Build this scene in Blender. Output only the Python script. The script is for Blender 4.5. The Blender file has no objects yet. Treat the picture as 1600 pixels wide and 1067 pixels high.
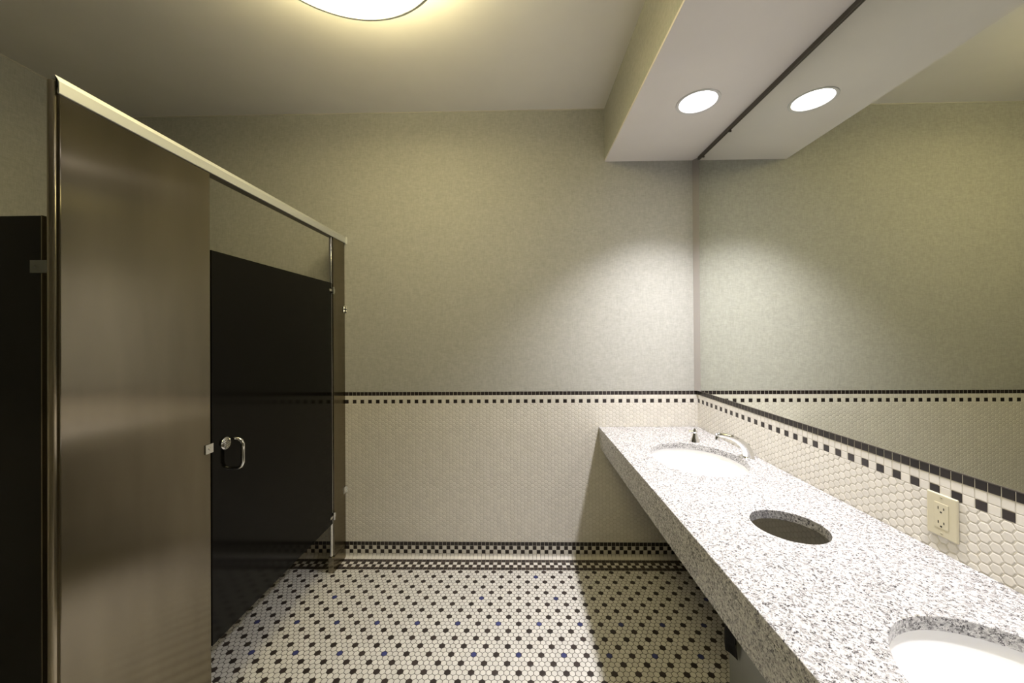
import bpy, bmesh, math, random
from mathutils import Matrix, Vector

# ------------------------------------------------------------------ camera, world, exposure
FPX, CYPX, YAW, PITCH, ROLL, CAMH = 570.03, 519.52, .01834, .00429, .00673, 1.44339
SC = bpy.context.scene
COL = SC.collection
Rv = Vector((math.cos(YAW), math.sin(YAW), 0)); F0 = Vector((-math.sin(YAW), math.cos(YAW), 0)); Zv = Vector((0, 0, 1))
Fv = math.cos(PITCH) * F0 + math.sin(PITCH) * Zv
U0 = -math.sin(PITCH) * F0 + math.cos(PITCH) * Zv
Rr = math.cos(ROLL) * Rv - math.sin(ROLL) * U0
Ur = math.sin(ROLL) * Rv + math.cos(ROLL) * U0
cam = bpy.data.cameras.new('camera'); cam.sensor_width = 36; cam.sensor_fit = 'HORIZONTAL'
cam.lens = FPX / 1600 * 36; cam.shift_y = -(533.5 - CYPX) / 1600; cam.clip_start = .01
camo = bpy.data.objects.new('camera', cam); COL.objects.link(camo)
M = Matrix((Rr, Ur, -Fv)).transposed().to_4x4(); M.translation = (0, 0, CAMH)
camo.matrix_world = M
SC.camera = camo
world = bpy.data.worlds.new('world'); SC.world = world; world.use_nodes = True
world.node_tree.nodes['Background'].inputs[0].default_value = (0, 0, 0, 1)
SC.view_settings.view_transform = 'Standard'; SC.view_settings.look = 'None'
SC.view_settings.gamma = 1; SC.view_settings.use_curve_mapping = False
SC.view_settings.exposure = 0.0
LAMP_STRENGTH, SIDE_STRENGTH, LAMP_COL = 13.0, 18.0, (1, .865, .46)
DOWN_STRENGTH, DOWN_WATTS, DOWN_COL = 14.0, (240.0, 148.0), (.98, .94, .985)


def pj(p):
    v = Vector(p) - Vector((0, 0, CAMH)); z = v.dot(Fv)
    if z < .05: return None
    return 800 + FPX * v.dot(Rr) / z, CYPX - FPX * v.dot(Ur) / z


# ------------------------------------------------------------------ room dimensions (metres)
D = 2.361; XR = 1.1445; XL = -2.64; YB = -3.2
ZC = 2.894; ZS = 2.552; XS = .562; ZT = 1.0731
P = .02535; W = .0254                       # square tile pitch, hexagon pitch
ZK = .8436; XK = .511; KEND = -.06
XF = -1.133; TH = .028
COVE = .022
random.seed(4)

# ------------------------------------------------------------------ materials
def nt(name):
    m = bpy.data.materials.new(name); m.use_nodes = True
    t = m.node_tree; b = t.nodes['Principled BSDF']
    return m, t, b
def N(t, k, **kw):
    n = t.nodes.new(k)
    for a, v in kw.items(): setattr(n, a, v)
    return n
def simple(name, col, rough=.5, metal=0., spec=.5, var=0., scale=30, bump=0.):
    m, t, b = nt(name)
    b.inputs['Base Color'].default_value = (*col, 1); b.inputs['Roughness'].default_value = rough
    b.inputs['Metallic'].default_value = metal; b.inputs['Specular IOR Level'].default_value = spec
    tc = N(t, 'ShaderNodeTexCoord'); no = N(t, 'ShaderNodeTexNoise')
    no.inputs['Scale'].default_value = scale; no.inputs['Detail'].default_value = 4
    t.links.new(tc.outputs['Object'], no.inputs['Vector'])
    if var:
        r = N(t, 'ShaderNodeValToRGB')
        r.color_ramp.elements[0].position = .3; r.color_ramp.elements[1].position = .7
        r.color_ramp.elements[0].color = (*[c * (1 - var) for c in col], 1)
        r.color_ramp.elements[1].color = (*[min(1, c * (1 + var)) for c in col], 1)
        t.links.new(no.outputs['Fac'], r.inputs['Fac']); t.links.new(r.outputs['Color'], b.inputs['Base Color'])
    if bump:
        bp = N(t, 'ShaderNodeBump'); bp.inputs['Strength'].default_value = bump; bp.inputs['Distance'].default_value = .002
        t.links.new(no.outputs['Fac'], bp.inputs['Height']); t.links.new(bp.outputs['Normal'], b.inputs['Normal'])
    return m
def tilemat(name, col, rough, var=.05, spec=.5):
    """glazed tile: a slightly different tone for every piece"""
    m, t, b = nt(name)
    g = N(t, 'ShaderNodeNewGeometry'); oi = N(t, 'ShaderNodeObjectInfo')
    ad = N(t, 'ShaderNodeMath', operation='ADD'); fr = N(t, 'ShaderNodeMath', operation='FRACT')
    t.links.new(g.outputs['Random Per Island'], ad.inputs[0]); t.links.new(oi.outputs['Random'], ad.inputs[1])
    t.links.new(ad.outputs[0], fr.inputs[0])
    r = N(t, 'ShaderNodeValToRGB')
    r.color_ramp.elements[0].color = (*[c * (1 - var) for c in col], 1)
    r.color_ramp.elements[1].color = (*[min(1, c * (1 + var)) for c in col], 1)
    t.links.new(fr.outputs[0], r.inputs['Fac']); t.links.new(r.outputs['Color'], b.inputs['Base Color'])
    b.inputs['Roughness'].default_value = rough; b.inputs['Specular IOR Level'].default_value = spec
    return m
def wallpaper():
    m, t, b = nt('linen_wallpaper')
    tc = N(t, 'ShaderNodeTexCoord')
    outs = []
    for sc, det in (((34, 34, 300), 3), ((240, 240, 30), 3), ((46, 46, 60), 4)):
        mp = N(t, 'ShaderNodeMapping'); mp.inputs['Scale'].default_value = sc
        no = N(t, 'ShaderNodeTexNoise'); no.inputs['Scale'].default_value = 1; no.inputs['Detail'].default_value = det
        t.links.new(tc.outputs['Object'], mp.inputs['Vector']); t.links.new(mp.outputs['Vector'], no.inputs['Vector'])
        outs.append(no.outputs['Fac'])
    a1 = N(t, 'ShaderNodeMath', operation='ADD'); a2 = N(t, 'ShaderNodeMath', operation='ADD'); dv = N(t, 'ShaderNodeMath', operation='DIVIDE')
    t.links.new(outs[0], a1.inputs[0]); t.links.new(outs[1], a1.inputs[1]); t.links.new(a1.outputs[0], a2.inputs[0]); t.links.new(outs[2], a2.inputs[1])
    t.links.new(a2.outputs[0], dv.inputs[0]); dv.inputs[1].default_value = 3
    r = N(t, 'ShaderNodeValToRGB')
    r.color_ramp.elements[0].position = .36; r.color_ramp.elements[1].position = .64
    r.color_ramp.elements[0].color = (.345, .345, .31, 1); r.color_ramp.elements[1].color = (.455, .45, .415, 1)
    t.links.new(dv.outputs[0], r.inputs['Fac']); t.links.new(r.outputs['Color'], b.inputs['Base Color'])
    bp = N(t, 'ShaderNodeBump'); bp.inputs['Strength'].default_value = .25; bp.inputs['Distance'].default_value = .0015
    t.links.new(dv.outputs[0], bp.inputs['Height']); t.links.new(bp.outputs['Normal'], b.inputs['Normal'])
    b.inputs['Roughness'].default_value = .62; b.inputs['Specular IOR Level'].default_value = .3
    return m
def granite():
    m, t, b = nt('speckled_granite')
    tc = N(t, 'ShaderNodeTexCoord')
    def vor(scale, lo, hi):
        v = N(t, 'ShaderNodeTexVoronoi'); v.inputs['Scale'].default_value = scale
        no = N(t, 'ShaderNodeTexNoise'); no.inputs['Scale'].default_value = scale * 1.3; no.inputs['Detail'].default_value = 3
        mx = N(t, 'ShaderNodeMixRGB', blend_type='ADD'); mx.inputs['Fac'].default_value = .012
        t.links.new(tc.outputs['Object'], no.inputs['Vector'])
        t.links.new(tc.outputs['Object'], mx.inputs['Color1']); t.links.new(no.outputs['Color'], mx.inputs['Color2'])
        t.links.new(mx.outputs['Color'], v.inputs['Vector'])
        sp = N(t, 'ShaderNodeSeparateColor'); t.links.new(v.outputs['Color'], sp.inputs[0])
        r = N(t, 'ShaderNodeValToRGB'); r.color_ramp.interpolation = 'LINEAR'
        r.color_ramp.elements[0].position = lo; r.color_ramp.elements[1].position = hi
        t.links.new(sp.outputs[0], r.inputs['Fac'])
        return r
    base = vor(240, .0, 1.); base.color_ramp.elements[0].color = (.33, .325, .32, 1); base.color_ramp.elements[1].color = (.63, .62, .605, 1)
    dark = vor(300, .17, .23); grey = vor(200, .22, .34)
    m1 = N(t, 'ShaderNodeMixRGB'); m2 = N(t, 'ShaderNodeMixRGB')
    m1.inputs['Color1'].default_value = (.27, .265, .26, 1); m2.inputs['Color1'].default_value = (.045, .042, .045, 1)
    t.links.new(grey.outputs['Color'], m1.inputs['Fac']); t.links.new(base.outputs['Color'], m1.inputs['Color2'])
    t.links.new(dark.outputs['Color'], m2.inputs['Fac']); t.links.new(m1.outputs['Color'], m2.inputs['Color2'])
    t.links.new(m2.outputs['Color'], b.inputs['Base Color'])
    b.inputs['Roughness'].default_value = .22; b.inputs['Specular IOR Level'].default_value = .35
    return m
def steel(name, col, rough, aniso=0.):
    m, t, b = nt(name)
    tc = N(t, 'ShaderNodeTexCoord'); mp = N(t, 'ShaderNodeMapping'); mp.inputs['Scale'].default_value = (160, 160, 2.0)
    no = N(t, 'ShaderNodeTexNoise'); no.inputs['Scale'].default_value = 1; no.inputs['Detail'].default_value = 4
    t.links.new(tc.outputs['Object'], mp.inputs['Vector']); t.links.new(mp.outputs['Vector'], no.inputs['Vector'])
    r = N(t, 'ShaderNodeMapRange'); r.inputs['To Min'].default_value = rough * .85; r.inputs['To Max'].default_value = rough * 1.15
    t.links.new(no.outputs['Fac'], r.inputs['Value']); t.links.new(r.outputs[0], b.inputs['Roughness'])
    b.inputs['Base Color'].default_value = (*col, 1); b.inputs['Metallic'].default_value = 1
    if aniso:
        tg = N(t, 'ShaderNodeTangent', direction_type='RADIAL', axis='Z')
        b.inputs['Anisotropic'].default_value = aniso; t.links.new(tg.outputs[0], b.inputs['Tangent'])
    return m
def brushed(name, col, r, a):
    """vertical grain: mirror-like along the grain, very wide across it"""
    m = bpy.data.materials.new(name); m.use_nodes = True; t = m.node_tree
    t.nodes.remove(t.nodes['Principled BSDF'])
    g = N(t, 'ShaderNodeBsdfAnisotropic'); g.inputs['Color'].default_value = (*col, 1)
    g.inputs['Roughness'].default_value = r; g.inputs['Anisotropy'].default_value = a
    tg = N(t, 'ShaderNodeTangent', direction_type='RADIAL', axis='Z'); t.links.new(tg.outputs[0], g.inputs['Tangent'])
    tc = N(t, 'ShaderNodeTexCoord'); mp = N(t, 'ShaderNodeMapping'); mp.inputs['Scale'].default_value = (9, 9, 1.6)
    no = N(t, 'ShaderNodeTexNoise'); no.inputs['Scale'].default_value = 1; no.inputs['Detail'].default_value = 5
    t.links.new(tc.outputs['Object'], mp.inputs['Vector']); t.links.new(mp.outputs['Vector'], no.inputs['Vector'])
    rp = N(t, 'ShaderNodeValToRGB'); rp.color_ramp.elements[0].position = .3; rp.color_ramp.elements[1].position = .7
    rp.color_ramp.elements[0].color = (*[c * .88 for c in col], 1); rp.color_ramp.elements[1].color = (*[c * 1.1 for c in col], 1)
    t.links.new(no.outputs['Fac'], rp.inputs['Fac']); t.links.new(rp.outputs['Color'], g.inputs['Color'])
    t.links.new(g.outputs[0], t.nodes['Material Output'].inputs['Surface'])
    return m
def emit(name, col, s):
    m, t, b = nt(name)
    b.inputs['Base Color'].default_value = (.8, .8, .78, 1)
    b.inputs['Emission Color'].default_value = (*col, 1); b.inputs['Emission Strength'].default_value = s
    return m

M_WP = wallpaper()
M_GRANITE = granite()
M_CEIL = simple('ceiling_paint', (.77, .745, .70), .75, var=.02, scale=4)
M_SOFFIT = simple('soffit_paint', (.74, .70, .67), .7, var=.02, scale=4)
M_GROUT_F = simple('floor_grout', (.034, .026, .017), .9, var=.25, scale=60)
M_GROUT_W = simple('wall_grout', (.56, .53, .46), .9, var=.1, scale=60)
M_WHITE = tilemat('white_wall_tile', (.65, .625, .565), .28, .05)
M_FWHITE = tilemat('white_floor_tile', (.60, .585, .54), .42, .07)
M_BLACK = tilemat('black_tile', (.022, .017, .016), .3, .35)
M_FBLACK = tilemat('black_floor_tile', (.028, .02, .018), .45, .35)
M_BLUE = tilemat('blue_floor_tile', (.03, .038, .135), .45, .3)
M_STEEL = brushed('brushed_stainless', (.27, .238, .18), .18, -.72)
M_EDGE = steel('polished_steel_edge', (.42, .37, .28), .16)
M_CHROME = simple('chrome', (.78, .78, .77), .1, 1.)
M_SATIN = simple('satin_aluminium', (.60, .61, .60), .42, .55)
M_BRONZE = simple('dark_bronze_channel', (.13, .115, .095), .45, .6)
M_DOOR = simple('black_laminate', (.004, .0036, .003), .10, 0, .13, var=.1, scale=8)
M_PART = simple('dark_partition_laminate', (.009, .008, .006), .3, 0, .2, var=.1, scale=8)
M_PORC = simple('white_porcelain', (.84, .84, .83), .1)
M_IVORY = simple('ivory_plastic', (.55, .51, .365), .38)
M_SLOT = simple('dark_slot', (.015, .013, .01), .8)
M_BAG = simple('black_plastic_bag', (.003, .003, .003), .7, 0, .2, bump=.5, scale=60)
M_BIN = steel('dull_steel', (.27, .275, .25), .45)
M_MIRROR, _t, _b = nt('mirror_glass')
_b.inputs['Base Color'].default_value = (.83, .85, .79, 1); _b.inputs['Metallic'].default_value = 1; _b.inputs['Roughness'].default_value = .0
M_CORNER = simple('grey_corner_trim', (.33, .31, .285), .6)
M_TRIM = simple('white_ring_paint', (.66, .65, .64), .5)
M_LAMP = emit('lamp_diffuser_glow', LAMP_COL, LAMP_STRENGTH)
M_SIDE = emit('lamp_side_glow', LAMP_COL, SIDE_STRENGTH)
M_DOWN = emit('downlight_glow', DOWN_COL, DOWN_STRENGTH)
M_BEAD = simple('pale_bead', (.50, .48, .42), .6)

# ------------------------------------------------------------------ mesh helpers
def link(name, me, parent=None):
    o = bpy.data.objects.new(name, me); COL.objects.link(o)
    if parent is not None: o.parent = parent
    return o
def mesh(name, verts, faces, mats, idx=None, smooth=False):
    me = bpy.data.meshes.new(name); me.from_pydata([tuple(v) for v in verts], [], faces)
    for m in (mats if isinstance(mats, (list, tuple)) else [mats]): me.materials.append(m)
    if idx: me.polygons.foreach_set('material_index', idx)
    if smooth: me.polygons.foreach_set('use_smooth', [True] * len(me.polygons))
    me.update(); return me
class MB:
    def __init__(s): s.v = []; s.f = []; s.i = []
    def box(s, a, b, mi=0):
        n = len(s.v); (x0, y0, z0), (x1, y1, z1) = a, b
        s.v += [(x0, y0, z0), (x1, y0, z0), (x1, y1, z0), (x0, y1, z0), (x0, y0, z1), (x1, y0, z1), (x1, y1, z1), (x0, y1, z1)]
        for q in ((0, 3, 2, 1), (4, 5, 6, 7), (0, 1, 5, 4), (1, 2, 6, 5), (2, 3, 7, 6), (3, 0, 4, 7)):
            s.f.append(tuple(n + k for k in q)); s.i.append(mi)
        return s
    def prism(s, poly, axis, a, b, mi=0):
        """closed polygon of the two other coordinates swept along axis from a to b"""
        n = len(s.v); k = len(poly)
        def pt(p, t): return {'x': (t, p[0], p[1]), 'y': (p[0], t, p[1]), 'z': (p[0], p[1], t)}[axis]
        s.v += [pt(p, a) for p in poly] + [pt(p, b) for p in poly]
        s.f += [tuple(n + i for i in range(k)), tuple(n + k + i for i in reversed(range(k)))]; s.i += [mi, mi]
        for i in range(k):
            j = (i + 1) % k; s.f.append((n + i, n + k + i, n + k + j, n + j)); s.i.append(mi)
        return s
    def tube(s, pts, rads, n=14, mi=0, flat=1.):
        """round tube through points with a radius each; flat scales it sideways"""
        base = len(s.v); k = len(pts); pts = [Vector(p) for p in pts]
        up = None
        for i, p in enumerate(pts):
            d = (pts[min(i + 1, k - 1)] - pts[max(i - 1, 0)]).normalized()
            if up is None:
                up = Vector((0, 1, 0)) if abs(d.y) < .9 else Vector((1, 0, 0))
            a = (up - d * up.dot(d)).normalized(); b = d.cross(a); up = a
            for j in range(n):
                t = 2 * math.pi * j / n
                s.v.append(tuple(p + (a * math.cos(t) * flat + b * math.sin(t)) * rads[i]))
        for i in range(k - 1):
            for j in range(n):
                q = (j + 1) % n
                s.f.append((base + i * n + j, base + (i + 1) * n + j, base + (i + 1) * n + q, base + i * n + q)); s.i.append(mi)
        s.f.append(tuple(base + j for j in range(n))); s.f.append(tuple(base + (k - 1) * n + j for j in reversed(range(n)))); s.i += [mi, mi]
        return s
    def lathe(s, c, prof, n=32, sx=1., sy=1., mi=0, cap=True):
        """profile of (radius, z) turned about the vertical through c"""
        base = len(s.v); k = len(prof)
        for r, z in prof:
            for j in range(n):
                t = 2 * math.pi * j / n; s.v.append((c[0] + r * sx * math.cos(t), c[1] + r * sy * math.sin(t), c[2] + z))
        for i in range(k - 1):
            for j in range(n):
                q = (j + 1) % n; s.f.append((base + i * n + j, base + i * n + q, base + (i + 1) * n + q, base + (i + 1) * n + j)); s.i.append(mi)
        if cap:
            s.f.append(tuple(base + j for j in reversed(range(n)))); s.f.append(tuple(base + (k - 1) * n + j for j in range(n))); s.i += [mi, mi]
        return s
    def build(s, name, mats, parent=None, smooth=False, fix=True, bevel=0., seg=2, auto=None):
        me = mesh(name, s.v, s.f, mats, s.i)
        if fix:
            bm = bmesh.new(); bm.from_mesh(me); bmesh.ops.recalc_face_normals(bm, faces=bm.faces); bm.to_mesh(me); bm.free()
        o = link(name, me, parent)
        if smooth:
            me.polygons.foreach_set('use_smooth', [True] * len(me.polygons))
            if auto: me.set_sharp_from_angle(angle=math.radians(auto))
        if bevel:
            b = o.modifiers.new('bevel', 'BEVEL'); b.width = bevel; b.segments = seg; b.limit_method = 'ANGLE'; b.angle_limit = math.radians(40)
        return o
def slab(name, outer, holes, z0, z1, mats, parent=None, bevel=0.):
    """flat slab with holes cut through it"""
    bm = bmesh.new(); loops = []
    for lp in [outer] + holes:
        vs = [bm.verts.new((x, y, z1)) for x, y in lp]; loops.append(vs)
        for i in range(len(vs)): bm.edges.new((vs[i], vs[(i + 1) % len(vs)]))
    r = bmesh.ops.triangle_fill(bm, use_beauty=True, use_dissolve=False, edges=bm.edges[:])
    top = [f for f in r['geom'] if isinstance(f, bmesh.types.BMFace)]
    mp = {v: bm.verts.new((v.co.x, v.co.y, z0)) for v in list(bm.verts)}
    for f in top: bm.faces.new([mp[v] for v in reversed(f.verts)])
    for vs in loops:
        for i in range(len(vs)):
            a, b = vs[i], vs[(i + 1) % len(vs)]; bm.faces.new((a, b, mp[b], mp[a]))
    bmesh.ops.recalc_face_normals(bm, faces=bm.faces)
    me = bpy.data.meshes.new(name); bm.to_mesh(me); bm.free()
    for m in (mats if isinstance(mats, (list, tuple)) else [mats]): me.materials.append(m)
    o = link(name, me, parent)
    if bevel:
        b = o.modifiers.new('bevel', 'BEVEL'); b.width = bevel; b.segments = 2; b.limit_method = 'ANGLE'; b.angle_limit = math.radians(60)
    return o
def ellipse(cx, cy, a, b, n=64): return [(cx + a * math.cos(2 * math.pi * i / n), cy + b * math.sin(2 * math.pi * i / n)) for i in range(n)]
def empty(name, loc=(0, 0, 0)):
    o = bpy.data.objects.new(name, None); COL.objects.link(o); o.location = loc; o.empty_display_size = .05; return o
def tag(o, label, cat, group=None):
    o['label'] = label; o['category'] = cat
    if group: o['group'] = group
    return o
def struct(o): o['kind'] = 'structure'; return o
def kid(o, parent):
    """parent a part that was built in world coordinates"""
    o.parent = parent; o.matrix_parent_inverse = Matrix.Translation(-parent.location); return o

def sub(o, part):
    """a piece of a part, both built in world coordinates"""
    o.parent = part; return o

# ------------------------------------------------------------------ tiles
class Frame:
    def __init__(s, o, u, v, n): s.o, s.u, s.v, s.n = map(Vector, (o, u, v, n)); s.m = Matrix((s.u, s.v, s.n)).transposed().to_4x4()
    def p(s, a, b, h): return s.o + s.u * a + s.v * b + s.n * h
FLOOR = Frame((0, 0, 0), (1, 0, 0), (0, 1, 0), (0, 0, 1))
BACK = Frame((0, D, 0), (1, 0, 0), (0, 0, 1), (0, -1, 0))
RIGHT = Frame((XR, 0, 0), (0, -1, 0), (0, 0, 1), (-1, 0, 0))    # u = -y
LEFT = Frame((XL, 0, 0), (0, 1, 0), (0, 0, 1), (1, 0, 0))
SUNK = -.0010
def clip(poly, u0, u1, v0, v1):
    for ax, lim, sg in ((0, u0, 1), (0, u1, -1), (1, v0, 1), (1, v1, -1)):
        out = []
        for i in range(len(poly)):
            a, b = poly[i], poly[(i + 1) % len(poly)]
            da, db = sg * (a[ax] - lim), sg * (b[ax] - lim)
            if da >= 0: out.append(a)
            if da * db < 0:
                t = da / (da - db); out.append((a[0] + t * (b[0] - a[0]), a[1] + t * (b[1] - a[1])))
        poly = out
        if len(poly) < 3: return []
    return poly
def area(p): return abs(sum(p[i][0] * p[(i + 1) % len(p)][1] - p[(i + 1) % len(p)][0] * p[i][1] for i in range(len(p)))) / 2
def tile_geo(poly, bev, drop, steps=1):
    """rings of a cushion-edged tile: (u, v, height)"""
    cx = sum(p[0] for p in poly) / len(poly); cy = sum(p[1] for p in poly) / len(poly)
    rad = max(math.hypot(p[0] - cx, p[1] - cy) for p in poly)
    k = max(.3, 1 - bev / rad)
    rings = [[(x, y, SUNK - .0004) for x, y in poly], [(x, y, -drop) for x, y in poly]]
    if steps == 2:
        k2 = 1 - (1 - k) * .45
        rings.append([(cx + (x - cx) * k2, cy + (y - cy) * k2, -drop * .3) for x, y in poly])
    rings.append([(cx + (x - cx) * k, cy + (y - cy) * k, 0.) for x, y in poly])
    n = len(poly); f = []
    for r in range(len(rings) - 1):
        for i in range(n):
            j = (i + 1) % n; f.append((r * n + i, r * n + j, (r + 1) * n + j, (r + 1) * n + i))
    f.append(tuple((len(rings) - 1) * n + i for i in range(n)))
    return [p for r in rings for p in r], f
class Tiles:
    """many tiles as one mesh"""
    def __init__(s): s.v = []; s.f = []
    def add(s, fr, poly, bev=.0022, drop=.0009, steps=1):
        v, f = tile_geo(poly, bev, drop, steps); n = len(s.v)
        s.v += [tuple(fr.p(*q)) for q in v]; s.f += [tuple(n + k for k in q) for q in f]
    def build(s, name, mat, parent):
        o = link(name, mesh(name, s.v, s.f, mat), parent); o['kind'] = 'stuff'; return o
CACHE = {}
def tile_obj(name, fr, poly, mat, parent, bev=.0022, drop=.0009, steps=2):
    """one tile as an object; whole tiles of a kind share their mesh"""
    cx = (min(p[0] for p in poly) + max(p[0] for p in poly)) / 2; cy = (min(p[1] for p in poly) + max(p[1] for p in poly)) / 2
    loc = [(x - cx, y - cy) for x, y in poly]
    key = (name, mat.name, steps, tuple((round(x, 4), round(y, 4)) for x, y in loc))
    if key not in CACHE:
        v, f = tile_geo(loc, bev, drop, steps); CACHE[key] = mesh(name, v, f, mat)
    o = link(name, CACHE[key], parent); m = fr.m.copy(); m.translation = fr.p(cx, cy, 0); o.matrix_world = m
    return o
def hexpoly(cx, cy, w, flat_u):
    r = w / math.sqrt(3); a0 = math.pi / 6 if flat_u else 0
    return [(cx + r * math.cos(a0 + i * math.pi / 3), cy + r * math.sin(a0 + i * math.pi / 3)) for i in range(6)]
def sq(cx, cy, a, b=None):
    b = b or a; return [(cx - a / 2, cy - b / 2), (cx + a / 2, cy - b / 2), (cx + a / 2, cy + b / 2), (cx - a / 2, cy + b / 2)]

# ------------------------------------------------------------------ the room shell
mb = MB(); mb.box((XL - .1, YB - .1, -.1), (XR + .1, D + .1, SUNK))
BW = COVE + 4 * P + .001
mb.box((XL, D - BW, SUNK - .001), (XR, D, SUNK + .0003), 1); mb.box((XR - BW, YB, SUNK - .001), (XR, D - BW, SUNK + .0003), 1)
M_GROUT_B = simple('border_grout', (.24, .21, .165), .9, var=.15, scale=60)
floor = struct(mb.build('floor', [M_GROUT_F, M_GROUT_B]))
mb = MB(); mb.box((XL - .1, YB - .1, ZC), (XR + .1, D + .1, ZC + .1))
ceiling = struct(mb.build('ceiling', M_CEIL))
mb = MB(); mb.box((XL - .1, D, ZT), (XR + .1, D + .1, ZC), 0); mb.box((XL - .1, D - SUNK, -.1), (XR + .1, D + .1, ZT), 1); mb.box((XL - .1, D - SUNK - .0004, -.0008), (XR, D + .05, P - .001), 2)
wall_back = struct(mb.build('wall_back', [M_WP, M_GROUT_W, M_GROUT_F]))
mb = MB(); mb.box((XR, YB - .1, ZT), (XR + .1, D, ZC), 0); mb.box((XR - SUNK, YB - .1, -.1), (XR + .1, D - SUNK, ZT), 1)
wall_right = struct(mb.build('wall_right', [M_WP, M_GROUT_W]))
mb = MB(); mb.box((XL - .1, YB - .1, ZT), (XL, D, ZC), 0); mb.box((XL - .1, YB - .1, -.1), (XL + SUNK, D - SUNK, ZT), 1)
wall_left = struct(mb.build('wall_left', [M_WP, M_GROUT_W]))
mb = MB(); mb.box((XL, YB - .1, ZT), (XR, YB, ZC), 0); mb.box((XL, YB - .1, 0), (XR, YB, ZT), 1)
wall_front = struct(mb.build('wall_front', [M_WP, M_WHITE]))
# soffit over the counter, with holes for the recessed lights
LIGHTS = [(.869, 1.765), (.869, .545)]
sof = empty('ceiling_soffit', (XS, 0, ZS)); struct(sof)
o = slab('soffit_board', [(XS, YB), (XR, YB), (XR, D), (XS, D)], [ellipse(x, y, .092, .092, 48) for x, y in LIGHTS], ZS, ZS + .012, M_SOFFIT); kid(o, sof)
mb = MB(); mb.box((XS, YB, ZS + .012), (XS + .015, D, ZC)); kid(mb.build('soffit_fascia', M_WP), sof)
# ceiling bead and corner trim
mb = MB(); mb.box((XL, D - .004, ZC - .005), (XS, D, ZC)); mb.box((XL, YB, ZC - .005), (XL + .004, D - .004, ZC))
struct(mb.build('trim_1', M_BEAD))
mb = MB(); mb.prism([(XR - .0225, D), (XR, D - .045), (XR, D)], 'z', ZT + .002, ZS)
struct(mb.build('trim_2', M_CORNER))

# ------------------------------------------------------------------ floor tiles
G = .0024
hexw = W - G
dx0, dy0 = -1.38151, 2.2205; row_h = W * math.sqrt(3) / 2
FU0, FU1, FV0, FV1 = XL, XR - COVE - 4 * P - .001, YB, D - COVE - 4 * P - .001
dark = []; white = []
for r in range(-2, int((dy0 - YB) / row_h) + 2):
    y = dy0 - r * row_h
    for c in range(-60, 110):
        x = dx0 + (c + .5 * (r % 2)) * W
        if x < FU0 - W or x > FU1 + W: continue
        poly = hexpoly(x, y, hexw, True)
        whole = FU0 < x - W / 2 and x + W / 2 < FU1 and FV0 < y - .016 and y + .016 < FV1
        if not whole:
            poly = clip(poly, FU0, FU1, FV0, FV1)
            if not poly or area(poly) < 2e-5: continue
        if r % 2 == 0 and (c - 2 * ((r // 2) % 2)) % 4 == 0:
            i = r // 2; half = (c - 2 * (i % 2)) // 4
            blue = i % 4 == 1 and (half + (i // 4)) % 2 == 0 and random.random() < {1: .12, 5: .4}.get(i, .9)
            dark.append((x, y, poly, M_BLUE if blue else M_FBLACK))
        else:
            white.append((x, y, poly, M_FWHITE))
def seen(t):
    q = pj((t[0], t[1], 0)); return q and 325 < q[0] < 1135 and 880 < q[1] < 1080 and t[0] > XF - .05
def nearest(lst, n):
    s = sorted((t for t in lst if seen(t)), key=lambda t: t[1])[:n]; ids = {id(t) for t in s}
    return s, [t for t in lst if id(t) not in ids]
near_d, rest_d = nearest(dark, 300); near_w, rest_w = nearest(white, 300)
for x, y, poly, m in near_d: tile_obj('accent_hexagon_tile', FLOOR, poly, m, floor, .0016, .0006, 1)
for x, y, poly, m in near_w: tile_obj('hexagon_tile', FLOOR, poly, m, floor, .0016, .0006, 1)
for m, nm in ((M_FBLACK, 'far_accent_tiles'), (M_BLUE, 'far_blue_tiles')):
    T = Tiles()
    for t in rest_d:
        if t[3] is m: T.add(FLOOR, t[2], .0016, .0006)
    T.build(nm, m, floor)
T = Tiles()
for t in rest_w: T.add(FLOOR, t[2], .0016, .0006)
T.build('far_hexagon_tiles', M_FWHITE, floor)
# checkered floor border along the back and right walls
S = P - .0021
TW = Tiles(); TB = Tiles(); nb = 0
n_back = int((XR - COVE - XL) / P) + 1
for k in range(n_back):
    x = XR - COVE - (k + .5) * P
    for r in range(4):
        y = D - COVE - (r + .5) * P
        if x < XL + .012: continue
        black = r in (0, 3) or (k + r) % 2 == 0
        if black and -1.4 < x < .8 and nb < 300: tile_obj('border_tile', FLOOR, sq(x, y, S), M_FBLACK, floor, .0012, .0005, 1); nb += 1
        else: (TB if black else TW).add(FLOOR, sq(x, y, S), .0012, .0005)
for k in range(4, int((D - COVE - YB) / P)):
    y = D - COVE - (k + .5) * P
    for r in range(4):
        x = XR - COVE - (r + .5) * P
        black = r in (0, 3) or (k + r) % 2 == 0
        (TB if black else TW).add(FLOOR, sq(x, y, S), .0012, .0005)
TW.build('white_border_tiles', M_FWHITE, floor); TB.build('black_border_tiles', M_FBLACK, floor)

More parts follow.
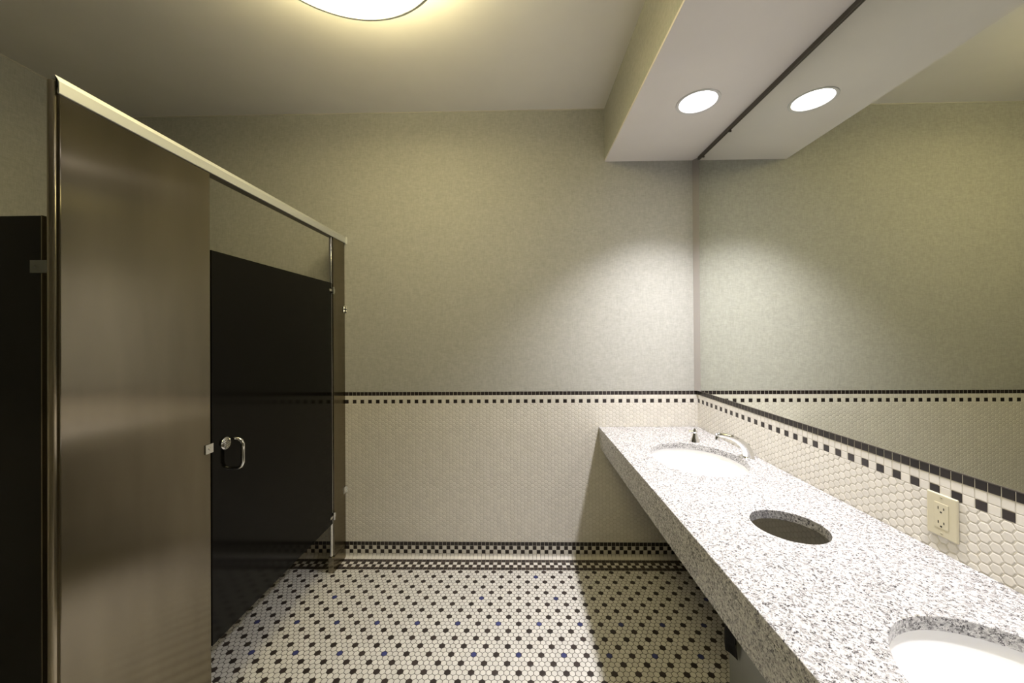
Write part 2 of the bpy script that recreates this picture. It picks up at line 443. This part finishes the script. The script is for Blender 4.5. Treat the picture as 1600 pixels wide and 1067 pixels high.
# ------------------------------------------------------------------ wall tiles
def coved(fr, u_list, parent, name):
    """white cove tiles: upright, then curving out onto the floor"""
    v = []; f = []
    for u in u_list:
        n = len(v); prof = [(P - .0012, 0.), (.019, .0002)]
        for a in range(0, 91, 18):
            t = math.radians(a); prof.append((.019 * (1 - math.sin(t)) + .0002, COVE - .001 - .0205 * math.cos(t)))
        for z, h in prof:
            v += [tuple(fr.p(u - S / 2, z, h)), tuple(fr.p(u + S / 2, z, h))]
        v += [tuple(fr.p(u - S / 2, 0, SUNK)), tuple(fr.p(u + S / 2, 0, SUNK)), tuple(fr.p(u - S / 2, P - .0012, SUNK)), tuple(fr.p(u + S / 2, P - .0012, SUNK))]
        k = len(prof)
        for i in range(k - 1): f.append((n + 2 * i, n + 2 * i + 1, n + 2 * i + 3, n + 2 * i + 2))
        f.append((n + 2 * k + 2, n + 2 * k + 3, n + 1, n))
        f.append(tuple(n + 2 * i for i in range(k)) + (n + 2 * k, n + 2 * k + 2))
        f.append(tuple(n + 2 * i + 1 for i in reversed(range(k))) + (n + 2 * k + 3, n + 2 * k + 1))
    o = link(name, mesh(name, v, f, M_WHITE), parent); o['kind'] = 'stuff'
def wains(fr, u0, u1, start, parent, single_black, hex_single, vis, cut=0.):
    """wainscot: base rows, hexagon field and the border under the wallpaper; start = u of the corner"""
    sg = -1 if start > (u0 + u1) / 2 else 1
    n = int((u1 - u0) / P)
    us = [start + sg * (k + .5 - cut) * P for k in range(n)]
    odd = 1 if cut else 0
    def cell(u, z): return clip(sq(u, z, S), u0, u1, 0, 3) if cut else sq(u, z, S)
    TW, TB = Tiles(), Tiles(); nbd = [0, 0]
    coved(fr, us, parent, 'cove_tiles')
    for k, u in enumerate(us):
        for r in range(3):
            z = P + (r + .5) * P
            black = r == 2 or (k + r) % 2 == 0
            if black and single_black and vis(u, z) and nbd[0] < 300: tile_obj('base_tile', fr, cell(u, z), M_BLACK, parent, .0012, .0005, 1); nbd[0] += 1
            else: (TB if black else TW).add(fr, cell(u, z), .0012, .0005)
        for r in range(3):
            z = ZT - (r + .5) * P
            black = r == 0 or (r == 2 and k % 2 == odd)
            if vis(u, z) and nbd[1] < 300 and (hex_single or (black and single_black)):
                tile_obj('border_tile' if black else 'white_border_tile', fr, cell(u, z), M_BLACK if black else M_WHITE, parent, .0012, .0005, 1); nbd[1] += 1
            else: (TB if black else TW).add(fr, cell(u, z), .0012, .0005)
    TW.build('white_square_tiles', M_WHITE, parent); TB.build('black_square_tiles', M_BLACK, parent)
    v0, v1 = 4 * P + .0004, ZT - 3 * P - .0004
    cs = W * math.sqrt(3) / 2; hx = []
    for c in range(int((u1 - u0) / cs) + 2):
        u = start + sg * (c + .35) * cs
        for r in range(-1, int((v1 - v0) / W) + 3):
            z = v1 - (r + .5 * (c % 2)) * W
            poly = clip(hexpoly(u, z, W - .0017, False), u0, u1, v0, v1)
            if poly and area(poly) > 2e-5: hx.append((u, z, poly))
    T = Tiles(); one = set()
    if hex_single:
        c = sorted((i for i, t in enumerate(hx) if vis(t[0], t[1])), key=lambda i: -hx[i][0] if fr is RIGHT else hx[i][0])[:300]
        one = set(c)
    for i, (u, z, poly) in enumerate(hx):
        if i in one: tile_obj('hexagon_tile', fr, poly, M_WHITE, parent, .0032, .0013, 2)
        else: T.add(fr, poly, .003, .0012)
    T.build('far_hexagon_tiles', M_WHITE, parent)
wains(BACK, XL, XR, XR, wall_back, True, False, lambda u, z: -1.5 < u, .02)
def vis_r(u, z):
    q = pj((XR, -u, z)); return q is not None and q[0] < 1612 and z > ZK - .012
wains(RIGHT, -D, -YB, -D, wall_right, True, True, vis_r)
wains(LEFT, YB, D, D, wall_left, False, False, lambda u, z: False)

# ------------------------------------------------------------------ mirror
mir = empty('wall_mirror', (XR, 1.15, ZT))
tag(mir, 'large frameless mirror covering the wall above the granite counter', 'mirror')
MY0, MY1 = KEND - .3, D - .002
mb = MB(); mb.box((XR - .0035, MY0, ZT + .003), (XR - .0003, MY1 - .044, ZS - .004)); kid(mb.build('mirror_glass', M_MIRROR), mir)
mb = MB(); mb.box((XR - .010, MY0, ZS - .021), (XR - .0036, MY1 - .044, ZS - .0005)); kid(mb.build('top_channel', M_BRONZE, bevel=.0015), mir)
mb = MB(); mb.box((XR - .0055, MY0, ZT + .0005), (XR - .0003, MY1 - .044, ZT + .0028)); kid(mb.build('bottom_channel', M_BRONZE), mir)
for y in (2.262, 1.978, 1.2, .5):
    mb = MB(); mb.tube([(XR - .0036, y, ZS - .0255), (XR - .012, y, ZS - .0255)], [.0055, .0045], 12); kid(mb.build('clip_button', M_BRONZE), mir)

# ------------------------------------------------------------------ granite counter
BAS = [(.853, 1.775), (.853, .548)]; BA, BB = .205, .240
HOLE = (.8345, 1.1515, .102)
ctr = empty('granite_counter', (XK, 1.15, ZK))
tag(ctr, 'long speckled grey and white granite counter with a deep front apron', 'counter')
o = slab('counter_slab', [(XK, KEND), (XR - .0005, KEND), (XR - .0005, D - .0005), (XK, D - .0005)],
         [ellipse(x, y, BA, BB, 72) for x, y in BAS] + [ellipse(HOLE[0], HOLE[1], HOLE[2], HOLE[2], 48)], ZK - .031, ZK, M_GRANITE, None, .0022); kid(o, ctr)
mb = MB(); mb.prism([(KEND, ZK - .0312), (D - .012, ZK - .0312), (D - .014, ZK - .075), (D - .05, ZK - .128), (KEND, ZK - .128)], 'x', XK + .0006, XK + .028)
kid(mb.build('counter_apron', M_GRANITE), ctr)
for lab, (bx, by) in zip(('white oval sink under the counter cutout in front of the chrome spout', 'white oval sink under the counter cutout nearest the power outlet'), BAS):
    s = empty('sink_basin', (bx, by, ZK - .19)); tag(s, lab, 'sink', 'undermount sinks in the granite counter')
    prof = [(1.11, -.0315), (1.035, -.0315), (1.03, -.036), (1.015, -.055), (.98, -.085), (.90, -.12), (.76, -.148), (.55, -.166), (.30, -.174), (.11, -.177)]
    mb = MB(); mb.lathe((bx, by, ZK), [(r * .5, z) for r, z in prof], 64, BA * 2, BB * 2, cap=False)
    # outer shell
    op = [(.11, -.187), (.31, -.184), (.56, -.176), (.78, -.158), (.93, -.128), (1.015, -.09), (1.05, -.055), (1.11, -.045), (1.11, -.0315)]
    mb.lathe((bx, by, ZK), [(r * .5, z) for r, z in op], 64, BA * 2, BB * 2, cap=False)
    b = kid(mb.build('bowl', M_PORC, None, True, auto=50), s)
    mb = MB(); mb.lathe((bx, by, ZK - .18), [(.0, 0.), (.030, 0.), (.032, .004), (.026, .006), (.022, .003), (.0, .002)], 28, cap=False)
    sub(mb.build('drain', M_CHROME, None, True, auto=40), b)
# spout
FX, FY = 1.088, 1.775
fa = empty('faucet_spout', (FX, FY, ZK)); tag(fa, 'curved chrome spout arching over the far white sink', 'faucet')
pts = [(1.098, .8440), (1.098, .858), (1.094, .875), (1.085, .893), (1.070, .910), (1.048, .926), (1.022, .939), (.995, .947), (.970, .952), (.955, .953), (.945, .950)]
rad = [.0255, .0245, .0225, .020, .0172, .0148, .0128, .0112, .0102, .0100, .0085]
mb = MB(); mb.tube([(x, FY, z) for x, z in pts], rad, 20); spt = kid(mb.build('spout', M_CHROME, None, True, auto=60), fa)
mb = MB(); mb.lathe((.952, FY, .924), [(.0, 0), (.0085, 0), (.0105, .002), (.0105, .014), (.009, .024), (.0, .024)], 20, cap=False); sub(mb.build('aerator', M_CHROME, None, True, auto=40), spt)
mb = MB(); mb.lathe((1.092, FY, ZK), [(.0, .0002), (.031, .0002), (.0315, .003), (.028, .006), (.0, .006)], 32, 1., 1.1, cap=False); kid(mb.build('base_ring', M_CHROME, None, True, auto=40), fa)
mb = MB(); mb.tube([(1.098, FY, .888), (1.102, FY, .905)], [.003, .003], 10); mb.tube([(1.102, FY, .905), (1.102, FY, .910)], [.0055, .0045], 10); sub(mb.build('lift_knob', M_CHROME, None, True, auto=40), spt)
# tap handle
HX, HY = .966, 2.03
th = empty('tap_handle', (HX, HY, ZK)); tag(th, 'chrome bell-shaped tap handle with short lever behind the far sink', 'tap')
mb = MB(); mb.lathe((HX, HY, ZK), [(.0, .0002), (.0245, .0002), (.0245, .004), (.021, .012), (.0165, .026), (.0125, .040), (.0115, .047), (.0, .047)], 28, cap=False); kid(mb.build('bell_base', M_CHROME, None, True, auto=50), th)
mb = MB(); mb.lathe((HX, HY, ZK + .047), [(.0, 0), (.009, 0), (.012, .006), (.0105, .014), (.006, .022), (.004, .027), (.0, .028)], 20, cap=False); kid(mb.build('hub', M_CHROME, None, True, auto=50), th)
mb = MB(); mb.tube([(HX - .034, HY - .004, ZK + .060), (HX - .02, HY - .003, ZK + .058), (HX, HY, ZK + .055), (HX + .012, HY + .002, ZK + .056)], [.0048, .0045, .0055, .004], 12); kid(mb.build('lever', M_CHROME, None, True, auto=50), th)

# ------------------------------------------------------------------ waste bin below the hole
BX0, BX1, BY0, BY1, BH = .712, .955, 1.025, 1.285, .71
bn = empty('waste_bin', ((BX0 + BX1) / 2, (BY0 + BY1) / 2, 0)); tag(bn, 'grey steel waste bin standing under the hole in the counter', 'bin')
def rrect(d, rc=.028, n=5):
    out = []
    for cx, cy, a in ((BX1 + d - rc, BY1 + d - rc, 0), (BX0 - d + rc, BY1 + d - rc, 90), (BX0 - d + rc, BY0 - d + rc, 180), (BX1 + d - rc, BY0 - d + rc, 270)):
        for i in range(n + 1):
            t = math.radians(a + 90 * i / n); out.append((cx + rc * math.cos(t), cy + rc * math.sin(t)))
    return out
def ringmesh(rings, caps):
    mb = MB(); n = len(rings[0])
    mb.v = [p for r in rings for p in r]
    for i in range(len(rings) - 1):
        for j in range(n):
            q = (j + 1) % n; mb.f.append((i * n + j, i * n + q, (i + 1) * n + q, (i + 1) * n + j)); mb.i.append(0)
    if caps: mb.f.append(tuple(reversed(range(n)))); mb.i.append(0)
    return mb
o_ = rrect(0); i_ = rrect(-.004)
mb = ringmesh([[(x, y, .0006) for x, y in i_], [(x, y, .0006) for x, y in o_], [(x, y, BH) for x, y in o_], [(x, y, BH) for x, y in i_], [(x, y, .006) for x, y in i_]], True)
kid(mb.build('bin_body', M_BIN, None, True, auto=40), bn)
def lerp_ring(r, n):
    out = []
    for i in range(len(r)):
        a, b = r[i], r[(i + 1) % len(r)]; k = max(1, int(math.hypot(b[0] - a[0], b[1] - a[1]) / n))
        out += [(a[0] + (b[0] - a[0]) * t / k, a[1] + (b[1] - a[1]) * t / k) for t in range(k)]
    return out
base = lerp_ring(rrect(.0035, .03), .008)
def out_of(p, d):
    cx, cy = (BX0 + BX1) / 2, (BY0 + BY1) / 2; l = math.hypot(p[0] - cx, p[1] - cy); return (p[0] + (p[0] - cx) / l * d, p[1] + (p[1] - cy) / l * d)
rings = []
for k in range(9):
    t = k / 8; ring = []
    for j, p in enumerate(base):
        drop = .16 + .02 * math.sin(j * .55) + .012 * math.sin(j * 1.7)
        if p[0] < BX0 + .01: drop += .160 * math.exp(-((p[1] - 1.222) / .042) ** 4) * (1 + .10 * math.sin(j * 2.3))
        q = out_of(p, .002 + t * .010 * (1 + math.sin(j * 1.1)) + .004 * math.sin(k * .9 + j * .4) * t)
        ring.append((q[0], q[1], BH + .004 - t * drop))
    rings.append(ring)
inner = [(x * .0 + out_of((x, y), -.012)[0], out_of((x, y), -.012)[1]) for x, y in base]
rings = [[(x, y, BH - .40) for x, y in inner], [(x, y, BH + .004) for x, y in inner]] + rings
mb = ringmesh(rings, True); o = kid(mb.build('liner_bag', M_BAG, None, True), bn); o['label'] = 'black plastic bag folded over the rim'
sm = o.modifiers.new('solid', 'SOLIDIFY'); sm.thickness = .0012; sm.offset = 1

# ------------------------------------------------------------------ power outlet
OY, OZ = 1.0085, .9445
ou = empty('power_outlet', (XR, OY, OZ)); tag(ou, 'ivory double power outlet plate on the white hexagon tiles', 'outlet')
def yz(y0, y1, z0, z1, x0, x1): return ((x0, y0, z0), (x1, y1, z1))
mb = MB(); mb.box(*yz(OY - .036, OY + .036, OZ - .0575, OZ + .0575, XR - .0065, XR + .0005)); kid(mb.build('cover_plate', M_IVORY, bevel=.003, seg=3), ou)
mb = MB(); mb.box(*yz(OY - .0167, OY + .0167, OZ - .0338, OZ + .0338, XR - .0076, XR - .005)); sk = kid(mb.build('socket_face', M_IVORY, bevel=.0006), ou)
for dz in (.019, -.019):
    for a, hgt in ((.0065, .0075), (-.0065, .0062)):
        mb = MB(); mb.box(*yz(OY + a - .0011, OY + a + .0011, OZ + dz + .001 - hgt / 2, OZ + dz + .001 + hgt / 2, XR - .0078, XR - .0074)); sub(mb.build('slot', M_SLOT), sk)
    mb = MB(); mb.prism([(OY + .0026 * math.cos(t * math.pi / 6), OZ + dz - .0095 + .0024 * math.sin(t * math.pi / 6)) for t in range(12)], 'x', XR - .0078, XR - .0074); sub(mb.build('ground_hole', M_SLOT), sk)
for dz in (.0484, -.0484):
    mb = MB(); mb.prism([(OY + .0032 * math.cos(t * math.pi / 6), OZ + dz + .0032 * math.sin(t * math.pi / 6)) for t in range(12)], 'x', XR - .0071, XR - .0064)
    s = kid(mb.build('plate_screw', M_IVORY), ou)
    mb = MB(); mb.box(*yz(OY - .0026, OY + .0026, OZ + dz - .0005, OZ + dz + .0005, XR - .0073, XR - .007)); sub(mb.build('screw_slot', M_SLOT), s)

# ------------------------------------------------------------------ recessed downlights
for k, (x, y) in enumerate(LIGHTS):
    dl = empty('recessed_downlight', (x, y, ZS))
    tag(dl, ('round recessed downlight glowing white in the soffit over the far sink', 'round recessed downlight in the soffit above the sink beside the outlet')[k], 'light', 'downlights in the soffit')
    mb = MB(); mb.lathe((x, y, ZS), [(.098, -.0005), (.0975, -.0035), (.094, -.0045), (.084, -.002), (.0805, .004), (.080, .03), (.0895, .03), (.0895, .002), (.098, -.0005)], 48, cap=False)
    kid(mb.build('trim_ring', M_TRIM, None, True, auto=40), dl)
    mb = MB(); mb.lathe((x, y, ZS + .014), [(.0, -.006), (.03, -.0055), (.06, -.0035), (.0795, 0), (.0795, .004), (.0, .004)], 40, cap=False)
    kid(mb.build('lens', M_DOWN, None, True), dl)
    sp = bpy.data.lights.new('downlight_bulb', 'SPOT'); sp.energy = DOWN_WATTS[k]; sp.color = DOWN_COL; sp.shadow_soft_size = .05
    sp.spot_size = math.radians(106); sp.spot_blend = 1.0
    so = bpy.data.objects.new('bulb', sp); COL.objects.link(so); so.location = (x, y, ZS - .004); kid(so, dl)
    mb = MB(); mb.lathe((x, y, ZS + .03), [(.0895, 0.), (.0895, .12), (.0, .12)], 32, cap=False); kid(mb.build('can', M_SATIN), dl)

# ------------------------------------------------------------------ ceiling lamp
LX, LY, LR, LZ = -.589, 1.122, .371, 2.74
cl = empty('ceiling_lamp', (LX, LY, ZC)); tag(cl, 'large round glowing drum lamp with a thin metal rim on the ceiling', 'lamp')
mb = MB(); mb.lathe((LX, LY, LZ), [(.0, -.004), (.2, -.002), (.33, .004), (LR - .006, .010)], 72, cap=False)
kid(mb.build('diffuser', M_LAMP, None, True, auto=50), cl)
mb = MB(); mb.lathe((LX, LY, LZ), [(LR - .006, .014), (LR - .006, .05), (LR - .02, .056), (.12, .056)], 72, cap=False)
kid(mb.build('drum_shell', M_SIDE, None, True, auto=50), cl)
mb = MB(); mb.lathe((LX, LY, LZ), [(LR - .006, .003), (LR, .001), (LR + .004, .004), (LR + .004, .014), (LR - .006, .014)], 72, cap=False); kid(mb.build('rim', M_SATIN, None, True, auto=40), cl)
mb = MB(); mb.lathe((LX, LY, LZ), [(.0, .055), (.12, .055), (.12, ZC - LZ - .0003), (.0, ZC - LZ - .0003)], 48, cap=False); kid(mb.build('ceiling_mount', M_TRIM), cl)

# ------------------------------------------------------------------ toilet stall
XB = XF - TH
PN0, PN1, PF0, PF1 = .877, 1.3205, 2.212, 2.358
PZ = 2.0795
def bracket(parent, name, c, axis, s=.03, mat=M_CHROME):
    """square plate with a screw on it; axis = outward normal"""
    x, y, z = c; t = .0035
    mb = MB()
    if axis == 'x': mb.box((x, y - s / 2, z - s / 2), (x + t, y + s / 2, z + s / 2))
    else: mb.box((x - s / 2, y - t, z - s / 2), (x + s / 2, y, z + s / 2))
    b = kid(mb.build(name, mat, bevel=.0008), parent)
    mb = MB()
    if axis == 'x': mb.tube([(x + t, y, z), (x + t + .003, y, z)], [.006, .0045], 12)
    else: mb.tube([(x, y - t, z), (x, y - t - .003, z)], [.006, .0045], 12)
    sub(mb.build('screw', mat), b)
    return b
# corner pilaster
pl = empty('stall_pilaster', (XF, (PN0 + PN1) / 2, 0)); tag(pl, 'wide brushed steel stall pilaster at the open corner of the stall', 'pilaster')
mb = MB(); mb.box((XB, PN0 + .004, .0005), (XF, PN1, PZ)); kid(mb.build('panel', M_STEEL, bevel=.002), pl)
mb = MB(); mb.tube([(XF - TH / 2 - .003, PN0 + .004, .1), (XF - TH / 2 - .003, PN0 + .004, PZ - .003)], [TH / 2 - .004] * 2, 20); kid(mb.build('edge_bead', M_EDGE, None, True, auto=60), pl)
mb = MB(); mb.box((XB - .003, PN0 - .012, .0005), (XF + .003, PN1 + .003, .076)); kid(mb.build('floor_shoe', M_STEEL, bevel=.002), pl)
bracket(pl, 'strike_keeper', (XF, 1.312, 1.0325), 'x', .034)
# narrow pilaster at the wall
pf = empty('stall_pilaster', (XF, (PF0 + PF1) / 2, 0)); tag(pf, 'narrow brushed steel stall pilaster fixed to the tiled wall', 'pilaster')
mb = MB(); mb.box((XB, PF0, .0005), (XF, PF1, PZ)); kid(mb.build('panel', M_STEEL, bevel=.0015), pf)
mb = MB(); mb.tube([(XF - TH / 2 - .003, PF0, .08), (XF - TH / 2 - .003, PF0, PZ - .003)], [TH / 2 - .004] * 2, 16); kid(mb.build('edge_bead', M_CHROME, None, True, auto=60), pf)
mb = MB(); mb.box((XB - .003, PF0 - .016, .0005), (XF + .003, D - COVE - .003, .095)); kid(mb.build('floor_shoe', M_STEEL, bevel=.002), pf)
for z in (1.61, .442):
    mb = MB(); mb.box((XF, D - .030, z - .021), (XF + .004, D - .0005, z + .021)); mb.box((XF, D - .004, z - .021), (XF + .012, D - .0005, z + .021)); wb = kid(mb.build('wall_bracket', M_CHROME, bevel=.0008), pf)
    for dz in (.01, -.01):
        mb = MB(); mb.tube([(XF + .004, D - .018, z + dz), (XF + .0065, D - .018, z + dz)], [.005, .004], 10); sub(mb.build('screw', M_CHROME), wb)
# headrail
hr = empty('stall_headrail', (XF, 1.6, PZ)); tag(hr, 'pale metal headrail running along the top of the stall front', 'headrail')
mb = MB()
mb.prism([(XF + .0003, 2.044), (XF + .006, 2.044), (XF + .006, 2.074), (XF - .005, 2.091), (XF - .015, 2.089), (XF - .015, 2.0805), (XF + .0003, 2.0805)], 'y', PN0 - .002, D - .0005)
kid(mb.build('rail_channel', M_SATIN, bevel=.0012), hr)
mb = MB(); mb.box((XB, PN1 + .001, 2.041), (XF - .0005, PF0 - .011, 2.08)); kid(mb.build('dark_insert', M_BRONZE), hr)
mb = MB(); mb.box((XF + .0065, D - .006, 2.036), (XF + .018, D - .0005, 2.084)); kid(mb.build('end_flange', M_SATIN, bevel=.0015), hr)
# door
dr = empty('stall_door', (XF, PF0, .305)); tag(dr, 'glossy black stall door closed between the two steel pilasters', 'door')
mb = MB(); mb.box((XF - TH + .003, PN1 + .006, .303), (XF - .001, PF0 - .0175, 1.762)); kid(mb.build('door_slab', M_DOOR, bevel=.0012), dr)
mb = MB(); pts = [(XF - .001, 1.424, 1.038), (XF + .022, 1.424, 1.038), (XF + .034, 1.424, 1.031), (XF + .040, 1.424, 1.018), (XF + .040, 1.424, .945), (XF + .034, 1.424, .930), (XF + .022, 1.424, .922), (XF - .001, 1.424, .922)]
mb.tube(pts, [.0065] * 8, 14); ph = kid(mb.build('pull_handle', M_CHROME, None, True, auto=60), dr)
mb = MB(); mb.tube([(XF - .001, 1.386, 1.031), (XF + .004, 1.386, 1.031), (XF + .006, 1.386, 1.031)], [.0235, .0235, .021], 28)
lk = kid(mb.build('latch_disc', M_CHROME, None, True, auto=40), dr)
for a in range(-3, 4):
    h = math.sqrt(max(0, .019 ** 2 - (a * .0055) ** 2)); c, s = math.cos(.9), math.sin(.9)
    n1 = (1.386 + a * .0055 * c - h * s * -1, 1.031 + a * .0055 * s - h * c); n2 = (1.386 + a * .0055 * c - h * s, 1.031 + a * .0055 * s + h * c)
    mb = MB(); mb.tube([(XF + .0062, n1[0], n1[1]), (XF + .0062, n2[0], n2[1])], [.0012] * 2, 6); sub(mb.build('latch_groove', M_BRONZE), lk)
for z in (1.716, .345):
    hg = MB(); hg.box((XF - .001, PF0 - .048, z - .007), (XF + .003, PF0 - .0175, z + .007)); kid(hg.build('hinge_leaf', M_CHROME, bevel=.0008), dr)
    hg = MB(); hg.tube([(XF + .0045, PF0 - .009, z - .022), (XF + .0045, PF0 - .009, z + .022)], [.0065] * 2, 12)
    hg.box((XF + .0002, PF0 - .009, z - .012), (XF + .0035, PF0 + .014, z + .012)); kid(hg.build('hinge_knuckle', M_CHROME, bevel=.0008), pf)
# side panel of the stall
pp = empty('stall_partition', ((XL + XB) / 2, .94, .305)); tag(pp, 'dark side partition panel running from the steel pilaster to the wall', 'partition')
mb = MB(); mb.box((XL + .02, .93, .305), (-1.246, .955, 1.762)); kid(mb.build('panel', M_PART, bevel=.0015), pp)
mb = MB(); mb.box((-1.246, .929, .305), (-1.243, .956, 1.762)); kid(mb.build('panel_edge', M_STEEL), pp)
for z in (1.628, .45):
    mb = MB(); mb.box((-1.271, .9255, z - .0165), (XB - .0005, .9293, z + .0165)); mb.box((XB - .0045, .9, z - .0165), (XB - .0005, .9293, z + .0165)); wb = kid(mb.build('panel_bracket', M_BIN), pp)
    mb = MB(); mb.tube([(-1.259, .9255, z), (-1.259, .9225, z)], [.0055, .004], 12); sub(mb.build('screw', M_BIN), wb)
